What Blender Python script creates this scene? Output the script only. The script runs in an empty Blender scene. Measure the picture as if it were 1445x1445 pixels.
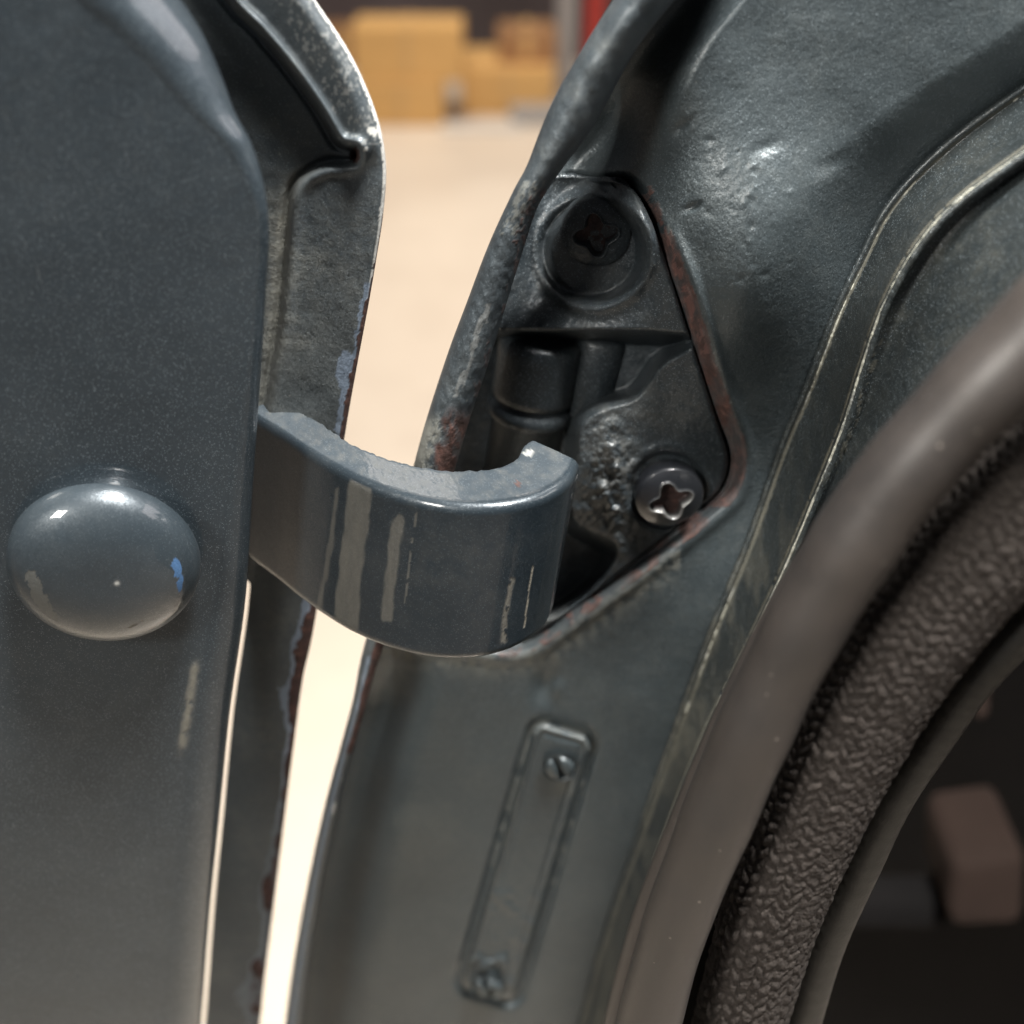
import bpy, math, random
import numpy as np
from mathutils import Vector, Matrix

random.seed(4); RNG = np.random.default_rng(7)
S = bpy.context.scene
COL = S.collection

# ------------------------------------------------------------------ camera, world, lamps, exposure
TH = math.radians(33.0)            # camera looks down by 33 degrees
CAM_H = 1.0
F = 1745.0                         # focal length in photo pixels (photo is 1445 px wide)
cam_d = bpy.data.cameras.new('camera'); cam = bpy.data.objects.new('camera', cam_d); COL.objects.link(cam)
cam.location = (0, 0, CAM_H); cam.rotation_euler = (math.pi/2 - TH, 0, 0)
cam_d.sensor_width = 36; cam_d.lens = 36*F/1445
cam_d.clip_start = .01; cam_d.clip_end = 60
cam_d.dof.use_dof = True; cam_d.dof.focus_distance = .252
cam_d.dof.aperture_fstop = cam_d.lens/5.5; cam_d.dof.aperture_blades = 7
S.camera = cam

W = bpy.data.worlds.new('World'); S.world = W; W.use_nodes = True
bg = W.node_tree.nodes['Background']; bg.inputs[0].default_value = (.92, .93, 1, 1); bg.inputs[1].default_value = .09

def lamp(name, loc, target, size, power, color, size_y=None):
    l = bpy.data.lights.new(name, 'AREA'); l.energy = power; l.color = color
    l.shape = 'RECTANGLE'; l.size = size; l.size_y = size_y or size
    o = bpy.data.objects.new(name, l); COL.objects.link(o); o.location = loc
    o.rotation_euler = (Vector(target)-Vector(loc)).to_track_quat('-Z', 'Y').to_euler()
    return o
def spread(l, deg): l.data.spread = math.radians(deg)
spread(lamp('ceiling_lamp', (.30, .02, 2.15), (.02, .25, .9), .26, 10.5, (1, .97, .93), .30), 62)
spread(lamp('workshop_lamp', (-.80, -.75, 1.65), (.02, .25, .9), .30, 2.6, (1, .95, .88), .30), 70)
spread(lamp('ceiling_lamp', (.1, 2.1, 2.4), (.1, 2.0, 0), .9, 11.0, (1, .925, .84), .7), 100)
lamp('ceiling_lamp', (-.3, 3.1, 2.6), (0, 3.6, 0), 1.6, 66, (1, .90, .80), .8)
lamp('side_window_lamp', (2.4, .60, 1.85), (0, .2, 1.05), 3.4, 80, (1, .92, .92), 2.3)

S.view_settings.view_transform = 'Standard'; S.view_settings.look = 'None'
S.view_settings.exposure = .02; S.view_settings.gamma = 1
S.render.engine = 'CYCLES'

# ------------------------------------------------------------------ helpers
CT, ST = math.cos(TH), math.sin(TH)
def PW(px, py, d):
    """photo pixel + depth along the view axis -> world point(s) (numpy)"""
    px = np.asarray(px, float); py = np.asarray(py, float); d = np.asarray(d, float)
    x = (px-722.5)/F*d; y = (722.5-py)/F*d
    return np.stack([x, y*ST + d*CT, CAM_H + y*CT - d*ST], -1)
def law(py):                        # how inverse depth of an upright plane changes down the picture
    return (CT + (722.5-np.asarray(py, float))/F*ST)/CT

def catmull(pts, n=16):
    p = np.array(pts, float); out = []
    q = np.vstack([2*p[0]-p[1], p, 2*p[-1]-p[-2]])
    for i in range(1, len(q)-2):
        t = np.linspace(0, 1, n, endpoint=False)[:, None]
        a, b, c, d = q[i-1], q[i], q[i+1], q[i+2]
        out.append(.5*((2*b)+(-a+c)*t+(2*a-5*b+4*c-d)*t*t+(-a+3*b-3*c+d)*t**3))
    out.append(p[-1:]); return np.vstack(out)
def xof(pts):
    c = catmull(pts); o = np.argsort(c[:, 1], kind='stable'); c = c[o]
    return lambda y: np.interp(y, c[:, 1], c[:, 0])
def yfun(pts):                      # piecewise value of y
    a = np.array(pts, float); return lambda y: np.interp(y, a[:, 0], a[:, 1])
def sstep(a, b, x):
    t = np.clip((x-a)/(b-a), 0, 1); return t*t*(3-2*t)

def _hash(ix, iy, s):
    h = (ix.astype(np.int64)*374761393 + iy.astype(np.int64)*668265263 + s*974634777) & 0xffffffff
    h = ((h ^ (h >> 13))*1274126177) & 0xffffffff
    return ((h ^ (h >> 16)) & 0xffff)/65535.
def vnoise(x, y, s=0):
    x = np.asarray(x, float); y = np.asarray(y, float)
    ix = np.floor(x); iy = np.floor(y); fx = x-ix; fy = y-iy
    fx = fx*fx*(3-2*fx); fy = fy*fy*(3-2*fy)
    a = _hash(ix, iy, s); b = _hash(ix+1, iy, s); c = _hash(ix, iy+1, s); d = _hash(ix+1, iy+1, s)
    return a+(b-a)*fx+(c-a)*fy+(a-b-c+d)*fx*fy
def fbm(x, y, s=0, o=4):
    v = 0; a = .5; t = 0
    for k in range(o):
        v = v+a*vnoise(x*2**k, y*2**k, s+k*17); t += a; a *= .5
    return v/t                      # 0..1

def pdist(px, py, line, closed=False):
    """distance and side of a polyline; side>0 = right of travel direction (y down)"""
    L = np.array(line, float)
    if closed: L = np.vstack([L, L[:1]])
    best = np.full(np.shape(px), 1e9); side = np.zeros(np.shape(px)); al = np.zeros(np.shape(px)); acc = 0
    for a, b in zip(L[:-1], L[1:]):
        ab = b-a; l2 = ab@ab
        if l2 < 1e-9: continue
        t = np.clip(((px-a[0])*ab[0]+(py-a[1])*ab[1])/l2, 0, 1)
        dx = px-a[0]-t*ab[0]; dy = py-a[1]-t*ab[1]; d = np.hypot(dx, dy)
        cr = ab[0]*(py-a[1])-ab[1]*(px-a[0])
        m = d < best; best = np.where(m, d, best); side = np.where(m, np.sign(cr), side); al = np.where(m, acc+t*math.sqrt(l2), al)
        acc += math.sqrt(l2)
    return best, side, al
def inside(px, py, poly):
    P = np.array(poly, float); r = np.zeros(np.shape(px), bool); j = len(P)-1
    for i in range(len(P)):
        xi, yi = P[i]; xj, yj = P[j]
        if yi != yj:
            c = ((yi > py) != (yj > py)) & (px < (xj-xi)*(py-yi)/(yj-yi)+xi); r ^= c
        j = i
    return r
def sdf(px, py, poly):              # negative inside
    d, _, _ = pdist(px, py, poly, True)
    return np.where(inside(px, py, poly), -d, d)

def mesh_obj(name, V, faces, mat, parent=None, attrs=None, smooth=True, loc=None):
    V = np.asarray(V, float)
    org = np.array(parent_world(parent)) if parent is not None else (np.array(loc) if loc is not None else V.mean(0))
    me = bpy.data.meshes.new(name)
    if isinstance(faces, np.ndarray):
        k = faces.shape[1]; n = len(faces)
        me.vertices.add(len(V)); me.vertices.foreach_set('co', (V-org).astype(np.float32).ravel())
        me.loops.add(n*k); me.loops.foreach_set('vertex_index', faces.astype(np.int32).ravel())
        me.polygons.add(n); me.polygons.foreach_set('loop_start', np.arange(0, n*k, k, dtype=np.int32))
        me.polygons.foreach_set('loop_total', np.full(n, k, np.int32))
        me.update(calc_edges=True); me.validate()
    else:
        me.from_pydata((V-org).tolist(), [], faces)
    if smooth: me.polygons.foreach_set('use_smooth', [True]*len(me.polygons))
    for k, a in (attrs or {}).items():
        at = me.attributes.new(k, 'FLOAT', 'POINT'); at.data.foreach_set('value', np.asarray(a, np.float32).ravel())
    me.materials.append(mat); me.update()
    o = bpy.data.objects.new(name, me); COL.objects.link(o)
    if parent is not None: o.parent = parent
    else: o.location = org
    return o
_pw = {}
def parent_world(p):
    v = Vector((0, 0, 0))
    while p is not None:
        v = v+p.location; p = p.parent
    return v
def thing(name, loc, label, cat, group=None):
    o = bpy.data.objects.new(name, None); COL.objects.link(o); o.location = tuple(float(c) for c in loc)
    o.empty_display_size = .01; o['label'] = label; o['category'] = cat
    if group: o['group'] = group
    return o
def gridf(nr, nc, closed_c=False):
    i = np.arange(nr-1)[:, None]; j = np.arange(nc if closed_c else nc-1)[None, :]
    j2 = (j+1) % nc
    a = i*nc+j; b = i*nc+j2; c = (i+1)*nc+j2; d = (i+1)*nc+j
    return np.stack([a, b, c, d], -1).reshape(-1, 4)
def bandpx(xl, xr, y0, y1, nr, nc, ease=None):
    y = np.linspace(y0, y1, nr)[:, None]*np.ones((1, nc)); u = np.linspace(0, 1, nc)[None, :]*np.ones((nr, 1))
    if ease is not None: u = ease(u)
    L = xl(y[:, 0])[:, None]; R = xr(y[:, 0])[:, None]
    return L+(R-L)*u, y, u
def solidify(o, t):
    m = o.modifiers.new('thickness', 'SOLIDIFY'); m.thickness = t; m.offset = -1; return o

def sheet(name, X, Y, D, mat, parent, attrs=None, thick=.0015):
    V = PW(X, Y, D).reshape(-1, 3); f = gridf(*X.shape)[:, ::-1]      # normals towards the camera
    o = mesh_obj(name, V, f, mat, parent, {k: a.ravel() for k, a in (attrs or {}).items()})
    if thick: solidify(o, thick)
    return o

def sweep(name, ctr, rad, mat, parent, nseg=200, nang=32, prof=None, attrs_fn=None, squash=1.0):
    """ctr: rows (px, py, depth); rad: pixel radius at each row; prof(s, ang)->radius factor"""
    c = catmull(np.column_stack([ctr, rad]), 12)
    d_ = np.r_[0, np.cumsum(np.linalg.norm(np.diff(c[:, :2], axis=0), axis=1))]
    s = np.linspace(0, d_[-1], nseg); q = np.column_stack([np.interp(s, d_, c[:, k]) for k in range(4)])
    P = PW(q[:, 0], q[:, 1], q[:, 2]); R = q[:, 3]*q[:, 2]/F
    T = np.gradient(P, axis=0); T /= np.linalg.norm(T, axis=1)[:, None]
    view = P-np.array([0, 0, CAM_H]); view /= np.linalg.norm(view, axis=1)[:, None]
    A = np.cross(T, view); A /= np.linalg.norm(A, axis=1)[:, None]; B = np.cross(A, T)
    ang = np.linspace(0, 2*math.pi, nang, endpoint=False)
    SS, AA = np.meshgrid(s, ang, indexing='ij')
    k = prof(SS, AA) if prof else np.ones_like(SS)
    V = P[:, None]+(R[:, None]*k*np.cos(AA))[..., None]*A[:, None]+(R[:, None]*k*np.sin(AA)*squash)[..., None]*B[:, None]
    n = nseg*nang; V = V.reshape(-1, 3)
    f = gridf(nseg, nang, True)
    at = attrs_fn(SS, AA) if attrs_fn else {}
    return mesh_obj(name, V, f, mat, parent, {a: b.ravel() for a, b in at.items()})

def wbox(name, x0, x1, y0, y1, z0, z1, mat, parent=None, bev=.004, loc=None):
    V = [(x, y, z) for z in (z0, z1) for y in (y0, y1) for x in (x0, x1)]
    fc = [(0, 2, 3, 1), (4, 5, 7, 6), (0, 1, 5, 4), (1, 3, 7, 5), (3, 2, 6, 7), (2, 0, 4, 6)]
    o = mesh_obj(name, V, fc, mat, parent, smooth=False, loc=loc)
    if bev:
        m = o.modifiers.new('bevel', 'BEVEL'); m.width = bev; m.segments = 2
    return o

# ------------------------------------------------------------------ materials
class NT:
    def __init__(s, name):
        s.m = bpy.data.materials.new(name); s.m.use_nodes = True; s.t = s.m.node_tree; s.b = s.t.nodes['Principled BSDF']
        s.co = s.t.nodes.new('ShaderNodeTexCoord').outputs['Object']
    def n(s, typ, **kw):
        x = s.t.nodes.new(typ)
        for k, v in kw.items(): setattr(x, k, v)
        return x
    def l(s, a, b): s.t.links.new(a, b)
    def noise(s, scale, detail=3, rough=.55, vec=None, dist=0):
        x = s.n('ShaderNodeTexNoise'); x.inputs['Scale'].default_value = scale; x.inputs['Detail'].default_value = detail
        x.inputs['Roughness'].default_value = rough; x.inputs['Distortion'].default_value = dist
        s.l(vec or s.co, x.inputs['Vector']); return x.outputs['Fac']
    def ramp(s, fac, stops, mode='LINEAR'):
        r = s.n('ShaderNodeValToRGB'); r.color_ramp.interpolation = mode
        e = r.color_ramp.elements
        while len(e) < len(stops): e.new(.5)
        for q, (p, c) in zip(e, stops):
            q.position = p; q.color = (c, c, c, 1) if isinstance(c, (int, float)) else (*c, 1)
        s.l(fac, r.inputs[0]); return r.outputs[0]
    def mix(s, fac, a, b):
        x = s.n('ShaderNodeMix', data_type='RGBA')
        for sock, v in ((x.inputs[0], fac), (x.inputs[6], a), (x.inputs[7], b)):
            if hasattr(v, 'node'): s.l(v, sock)
            elif isinstance(v, (tuple, list)): sock.default_value = (*v, 1)
            else: sock.default_value = v
        return x.outputs[2]
    def math(s, op, a, b=0., clamp=False):
        x = s.n('ShaderNodeMath', operation=op); x.use_clamp = clamp
        for sock, v in ((x.inputs[0], a), (x.inputs[1], b)):
            if hasattr(v, 'node'): s.l(v, sock)
            else: sock.default_value = v
        return x.outputs[0]
    def attr(s, name):
        a = s.n('ShaderNodeAttribute'); a.attribute_name = name; return a.outputs['Fac']
    def bump(s, h, strength, dist, normal=None):
        x = s.n('ShaderNodeBump'); x.inputs['Strength'].default_value = strength; x.inputs['Distance'].default_value = dist
        s.l(h, x.inputs['Height'])
        if normal: s.l(normal, x.inputs['Normal'])
        return x.outputs[0]
    def set(s, key, v):
        k = s.b.inputs[key]
        if hasattr(v, 'node'): s.l(v, k)
        elif isinstance(v, (tuple, list)): k.default_value = (*v, 1)
        else: k.default_value = v

def paint(name, base, rough=.38, metal=.35, coat=.8, coat_rough=.08, flake=.12, peel=.25, peel_scale=500, grime=.35, grime_col=(.13, .125, .105), spk=.5):
    t = NT(name)
    # metal flake: tiny cells with their own tilt
    vo = t.n('ShaderNodeTexVoronoi'); vo.inputs['Scale'].default_value = 7000; t.l(t.co, vo.inputs['Vector'])
    sub = t.n('ShaderNodeVectorMath', operation='SUBTRACT'); sub.inputs[1].default_value = (.5, .5, .5); t.l(vo.outputs['Color'], sub.inputs[0])
    sc = t.n('ShaderNodeVectorMath', operation='SCALE'); sc.inputs['Scale'].default_value = flake*2; t.l(sub.outputs[0], sc.inputs[0])
    geo = t.n('ShaderNodeNewGeometry')
    pl = t.noise(peel_scale, 3, .6); pn = t.bump(pl, peel, .0006)
    add = t.n('ShaderNodeVectorMath', operation='ADD'); t.l(pn, add.inputs[0]); t.l(sc.outputs[0], add.inputs[1])
    nm = t.n('ShaderNodeVectorMath', operation='NORMALIZE'); t.l(add.outputs[0], nm.inputs[0])
    # bright flakes, rare
    sp = t.n('ShaderNodeSeparateColor'); t.l(vo.outputs['Color'], sp.inputs[0])
    wv = t.n('ShaderNodeMapping'); wv.inputs['Scale'].default_value = (1800, 90, 160); wv.inputs['Rotation'].default_value = (.2, .5, .3); t.l(t.co, wv.inputs['Vector'])
    scr = t.noise(1, 2, .5, wv.outputs[0]); smask = t.ramp(t.noise(22, 2), [(.5, 0), (.62, 1)])
    scr = t.math('MULTIPLY', t.math('MULTIPLY', t.ramp(scr, [(.70, 0), (.76, 1)]), smask), .22)
    f1 = t.math('GREATER_THAN', sp.outputs[0], .955); f1 = t.math('MULTIPLY', f1, spk)
    g1 = t.noise(38, 5, .6); g2 = t.noise(260, 4, .7)
    col = t.mix(t.ramp(g1, [(.3, 0), (.75, 1)]), base, tuple(c*1.35 for c in base))
    col = t.mix(f1, col, (.28, .33, .36)); col = t.mix(scr, col, (.25, .27, .27))
    du = t.math('MULTIPLY', t.ramp(g1, [(.42, 0), (.72, 1)]), t.ramp(g2, [(.35, 0), (.7, 1)])); du = t.math('MULTIPLY', du, grime)
    # loose specks of dust
    v2 = t.n('ShaderNodeTexVoronoi'); v2.inputs['Scale'].default_value = 520; t.l(t.co, v2.inputs['Vector'])
    s2 = t.n('ShaderNodeSeparateColor'); t.l(v2.outputs['Color'], s2.inputs[0])
    spd = t.math('MULTIPLY', t.math('LESS_THAN', v2.outputs['Distance'], .13), t.math('GREATER_THAN', s2.outputs[1], .87))
    spd = t.math('MULTIPLY', spd, .24*grime/.35 if grime > .13 else .05)
    dust_glint = t.math('ADD', du, t.attr('dust_glint'), True); dust_glint = t.math('ADD', dust_glint, spd, True)
    col = t.mix(dust_glint, col, grime_col)
    # pale primer / bare edge / painted glints, blue under-paint, then rust
    chip_glint = t.attr('chip_glint'); col = t.mix(chip_glint, col, (.50, .50, .47))
    blue = t.attr('blue'); col = t.mix(blue, col, (.035, .09, .19))
    grey = t.attr('primer'); col = t.mix(grey, col, (.20, .25, .32))
    rn = t.noise(420, 6, .7)
    rcol = t.ramp(rn, [(.3, (.020, .011, .009)), (.5, (.050, .023, .018)), (.62, (.085, .038, .029)), (.76, (.18, .11, .085))])
    pk = t.attr('pink'); col = t.mix(pk, col, (.42, .17, .13)); rust = t.attr('rust'); col = t.mix(rust, col, rcol)
    t.set('Base Color', col)
    allw = t.math('ADD', t.math('ADD', t.math('ADD', dust_glint, rust, True), t.math('ADD', chip_glint, blue, True), True), t.attr('matte'), True)
    ro = t.math('ADD', t.math('MULTIPLY', allw, .45), rough, True); t.set('Roughness', ro)
    inv = t.math('SUBTRACT', 1., allw, True)
    t.set('Metallic', t.math('MULTIPLY', inv, metal)); t.set('Coat Weight', t.math('MULTIPLY', inv, coat))
    t.set('Coat Roughness', coat_rough); t.set('Coat IOR', 1.5)
    rb = t.bump(t.math('MULTIPLY', rn, t.math('ADD', rust, dust_glint, True)), .6, .0004, nm.outputs[0])
    t.set('Normal', rb); t.set('Coat Normal', pn)
    return t.m

M_SKIN = paint('dark_metallic_car_paint', (.032, .044, .054), metal=.5, rough=.42, flake=.09, peel=.05, peel_scale=350, grime=.12, spk=.4)
M_CAP  = paint('glossy_cap_paint', (.028, .038, .046), flake=.08, peel=.02, grime=.12, coat=1, coat_rough=.04, spk=.12)
M_SCREW = paint('glossy_black_screw', (.016, .018, .022), flake=.02, peel=.02, grime=.1, coat=1, coat_rough=.08, spk=.0)
M_ARM  = paint('hinge_arm_paint', (.016, .024, .031), flake=.08, peel=.08, peel_scale=450, grime=.12, grime_col=(.20, .185, .15), spk=.15, coat_rough=.10)  # grime colour also tints the painted reflection streaks
M_FLNG = paint('dusty_flange_paint', (.050, .062, .070), rough=.5, flake=.10, peel=.16, peel_scale=900, coat=.25, coat_rough=.3, grime=.5, grime_col=(.19, .19, .165), spk=.3)
M_PIL  = paint('pillar_paint', (.038, .049, .054), rough=.44, metal=.45, flake=.13, peel=.24, peel_scale=1100, coat=.4, coat_rough=.28, grime=.18, grime_col=(.15, .15, .13), spk=.3)
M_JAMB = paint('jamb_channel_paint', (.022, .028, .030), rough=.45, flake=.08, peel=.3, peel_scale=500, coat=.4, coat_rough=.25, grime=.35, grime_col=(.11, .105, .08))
M_BEAD = paint('worn_bead_paint', (.06, .07, .07), rough=.45, flake=.05, peel=.1, coat=.4, coat_rough=.2, grime=.9, grime_col=(.30, .30, .25))
M_HING = paint('hinge_base_paint', (.021, .028, .033), rough=.46, flake=.10, peel=.28, peel_scale=900, coat=.35, coat_rough=.3, grime=.4, grime_col=(.11, .105, .09))

def plain(name, col, rough=.7, sc=60, var=.35, bumps=(.2, .0005), spec=.5, col2=None):
    t = NT(name); n = t.noise(sc, 5, .65)
    t.set('Base Color', t.mix(t.ramp(n, [(.3, 0), (.72, 1)]), tuple(c*(1-var) for c in col), col2 or tuple(min(1, c*(1+var)) for c in col)))
    t.set('Roughness', rough); t.set('Specular IOR Level', spec); t.set('Normal', t.bump(t.noise(sc*6, 3), *bumps)); return t.m
M_RUB  = plain('brown_grey_rubber', (.034, .029, .026), .46, 40, .12, (.05, .0003), spec=1.)
t = NT('brown_grey_rubber_worn'); a1 = t.noise(70, 6, .65); a2 = t.noise(900, 3, .7)
c = t.mix(t.ramp(a1, [(.35, 0), (.7, 1)]), (.030, .026, .024), (.043, .035, .030))
v_ = t.n('ShaderNodeTexVoronoi'); v_.inputs['Scale'].default_value = 420; t.l(t.co, v_.inputs['Vector'])
s_ = t.n('ShaderNodeSeparateColor'); t.l(v_.outputs['Color'], s_.inputs[0])
dd = t.math('MULTIPLY', t.math('LESS_THAN', v_.outputs['Distance'], .12), t.math('GREATER_THAN', s_.outputs[0], .9))
c = t.mix(t.math('MULTIPLY', dd, .6), c, (.3, .27, .23)); t.set('Base Color', c)
t.set('Roughness', t.ramp(a1, [(.3, .42), (.7, .52)])); t.set('Specular IOR Level', 1.); t.set('Normal', t.bump(a2, .12, .0003)); M_RUB = t.m
M_KNIT = plain('knitted_grey_yarn', (.056, .048, .043), .95, 900, .5, (.8, .0005), .2)
M_PIPE = plain('black_vinyl_piping', (.030, .028, .024), .5, 300, .3, (.3, .0003))
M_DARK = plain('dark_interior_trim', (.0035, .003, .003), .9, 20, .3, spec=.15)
M_BROWN = plain('brown_interior_block', (.020, .012, .009), .9, 20, .15, spec=.2)
M_CARD = plain('cardboard', (.60, .36, .13), .85, 3, .12, (.1, .002))
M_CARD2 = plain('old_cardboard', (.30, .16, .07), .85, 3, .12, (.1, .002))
M_TAPE = plain('packing_tape', (.56, .35, .14), .6, 3, .05)
M_STEEL = plain('grey_rack_steel', (.30, .29, .28), .5, 5, .1)
M_RED = plain('red_rack_paint', (.42, .035, .025), .5, 5, .1)
M_WALL = plain('dark_workshop_wall', (.075, .06, .062), .9, 2, .3)
M_WHITE = plain('pale_plastic', (.6, .58, .54), .5, 4, .06)
t = NT('beige_workshop_floor'); n1 = t.noise(1.3, 6, .6); n2 = t.noise(14, 4)
c = t.mix(t.ramp(n1, [(.3, 0), (.7, 1)]), (.60, .52, .42), (.70, .62, .51)); c = t.mix(t.math('MULTIPLY', t.ramp(n2, [(.55, 0), (.75, 1)]), .25), c, (.5, .42, .34))
n3 = t.noise(.7, 7, .7, dist=.6); c = t.mix(t.math('MULTIPLY', t.ramp(n3, [(.5, 0), (.62, 1)]), .35), c, (.46, .38, .30))
t.set('Base Color', c); t.set('Roughness', .38); M_FLOOR = t.m

# ------------------------------------------------------------------ setting: floor, wall, things far behind
o = mesh_obj('floor', [(-9, -6, 0), (9, -6, 0), (9, 9, 0), (-9, 9, 0)], [(0, 1, 2, 3)], M_FLOOR, smooth=False, loc=(0, 0, 0)); o['kind'] = 'structure'
def fl(px, py):                     # where a pixel ray meets the floor
    tt = (722.5-py)/F; d = CAM_H/(ST-tt*CT); p = PW(px, py, d); return float(p[0]), float(p[1])
o = wbox('back_wall', -4, 4, 4.35, 4.5, 0, 2.8, M_WALL, bev=0); o['kind'] = 'structure'

def carton(x0, x1, y0, y1, z0, z1, label, group='cardboard boxes behind the car', mat=None):
    e = thing('cardboard_box', ((x0+x1)/2, (y0+y1)/2, z0), label, 'box', group)
    wbox('carton', x0, x1, y0, y1, z0, z1, mat or M_CARD, e, .006)
    xm = (x0+x1)/2
    wbox('tape', xm-.012, xm+.012, y0-.002, y1+.002, z0+.02, z1+.002, M_TAPE, e, 0)
    wbox('flap', x0+.004, x1-.004, y0+.004, (y0+y1)/2-.003, z1+.001, z1+.005, mat or M_CARD, e, 0)
    return e
bx, by = fl(570, 178)
carton(bx-.125, bx+.115, by, by+.20, 0, .12, 'lower cardboard box standing on the floor under a bigger box')
carton(bx-.135, bx+.17, by+.01, by+.20, .121, .262, 'big cardboard box resting on top of the lower box')
bx2, by2 = fl(712, 163)
carton(bx2-.125, bx2+.145, by2, by2+.3, 0, .13, 'wide low cardboard box on the floor right of the stack')
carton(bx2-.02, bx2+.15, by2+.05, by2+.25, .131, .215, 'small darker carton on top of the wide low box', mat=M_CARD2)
bx3, by3 = fl(482, 95)
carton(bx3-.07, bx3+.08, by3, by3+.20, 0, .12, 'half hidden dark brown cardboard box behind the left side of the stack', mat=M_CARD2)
def post(px, py, w, mat, label, nm='rack_post', cat='post'):
    x, y = fl(px, py); e = thing(nm, (x, y, 0), label, cat)
    wbox('upright', x-w/2, x+w/2, y-w/2, y+w/2, .012, 1.5, mat, e, .003)
    wbox('foot', x-w*.9, x+w*.9, y-w*.9, y+w*.9, 0, .012, mat, e, .002); return e
post(797, 130, .055, M_STEEL, 'grey steel post beside the red post at the back')
post(836, 120, .06, M_RED, 'bright red post at the back next to the car pillar')
post(462, 62, .05, M_STEEL, 'grey steel post left of the cardboard boxes, beside the door edge')
post(487, 42, .05, M_RED, 'red post behind the top left corner of the boxes')
x, y = fl(675, 172); o = wbox('plastic_strip', x-.10, x+.12, y-.10, y-.05, .0, .012, M_WHITE, bev=.003); o['label'] = 'flat pale strip lying on the floor in front of the wide box'; o['category'] = 'strip'
x, y = fl(800, 45); o = wbox('shelf_board', x-.35, x+.5, y-.1, y+.3, .10, .125, M_WHITE, bev=.003); o['label'] = 'pale low shelf board behind the red and grey posts'; o['category'] = 'shelf'
x, y = fl(760, 178); o = wbox('plastic_tray', x-.08, x+.10, y, y+.12, 0, .035, M_STEEL, bev=.004); o['label'] = 'low grey tray on the floor beside the car pillar edge'; o['category'] = 'tray'

# ------------------------------------------------------------------ car door (left)
sil = xof([(120, -160), (200, -80), (257, 0), (290, 54), (315, 112), (332, 158), (357, 207), (374, 266), (380, 332), (375, 415), (367, 540), (356, 700), (346, 850), (325, 1000), (310, 1150), (297, 1280), (284, 1445), (270, 1600)])
rpx = yfun([(-200, 190), (0, 150), (70, 110), (130, 80), (200, 42), (300, 20), (480, 22), (700, 36), (1000, 50), (1600, 60)])
def skin_d(px, py):
    return .243/law(py)*(1+.00010*(np.asarray(px, float)-150))
DOOR = thing('car_door', PW(150, 1445, .36), 'dark blue grey metallic car door edge on the left, with domed cap', 'car door')
nr, nc1, nc2 = 600, 150, 34
Y = np.linspace(-180, 1620, nr)[:, None]
R = rpx(Y); XR = sil(Y)
u1 = np.linspace(0, 1, nc1, endpoint=False)[None, :]**.8
X1 = -420+(XR-R+420)*u1; Z1 = np.zeros_like(X1)
ph = np.linspace(0, math.radians(128), nc2)[None, :]
X2 = XR-R+R*np.sin(ph); Z2 = R*(1-np.cos(ph))
X = np.hstack([X1, X2]); Z = np.hstack([Z1, Z2]); YY = Y*np.ones_like(X)
D = skin_d(np.minimum(X, XR-R), YY); D = D+Z*D/F
D = D+.00035*(fbm(X/130, YY/130, 3)-.5)
dv = np.hypot((X-268)/7, 0)+0*X
du = np.exp(-((X-(268-(YY-985)*.16))/(4+3*fbm(X*0, YY/12, 6)))**2)*sstep(925, 950, YY)*(1-sstep(1040, 1075, YY))*np.clip(fbm(X/5, YY/9, 5)*3-.7, 0, 1)
sheet('outer_skin', X, YY, D, M_SKIN, DOOR, {'dust_glint': np.clip(du*1.6, 0, 1), 'rust': 0*X, 'chip_glint': np.clip(.8*(Z > 0)*np.exp(-((X-(XR-6))/3)**2)*0, 0, 1), 'blue': 0*X, 'primer': 0*X}, .0012)

# domed bolt cap standing on the skin
def frame(dfn, px, py, rot=0):
    p = PW(px, py, dfn(px, py)); a = PW(px+5, py, dfn(px+5, py))-p; b = PW(px, py-5, dfn(px, py-5))-p
    a /= np.linalg.norm(a); n = np.cross(a, b); n /= np.linalg.norm(n); b = np.cross(n, a)
    c_, s_ = math.cos(rot), math.sin(rot)
    return p, a*c_+b*s_, -a*s_+b*c_, n
def dome(name, fr, rad, hfn, mat, parent, nrad=60, nang=96, afn=None):
    p, a, b, n = fr
    r = np.linspace(0, 1, nrad)[:, None]; th = np.linspace(0, 2*math.pi, nang, endpoint=False)[None, :]
    rr = r*np.ones_like(th); tt = th*np.ones_like(r)
    H, k = hfn(rr, tt)
    V = p+(rad*k*np.cos(tt))[..., None]*a+(rad*k*np.sin(tt))[..., None]*b+H[..., None]*n
    at = {q: w.ravel() for q, w in afn(rr, tt).items()} if afn else {}
    return mesh_obj(name, V.reshape(-1, 3), gridf(nrad, nang, True), mat, parent, at)
rc = 130/F*skin_d(150, 790)
def cap_h(r, t):
    a = np.clip(r/.96, 0, 1)*math.pi/2                 # flat crown that rolls over into a full shoulder
    k = np.sin(a)**.74; h = .0085*np.clip(np.cos(a), 0, 1)**.85+.0026
    m = r > .96
    h = np.where(m, .0026-(r-.96)/.04*.0032, h); k = np.where(m, 1-np.clip((r-.96)/.04, 0, 1)**.6*.12, k)
    return h, k
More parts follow.
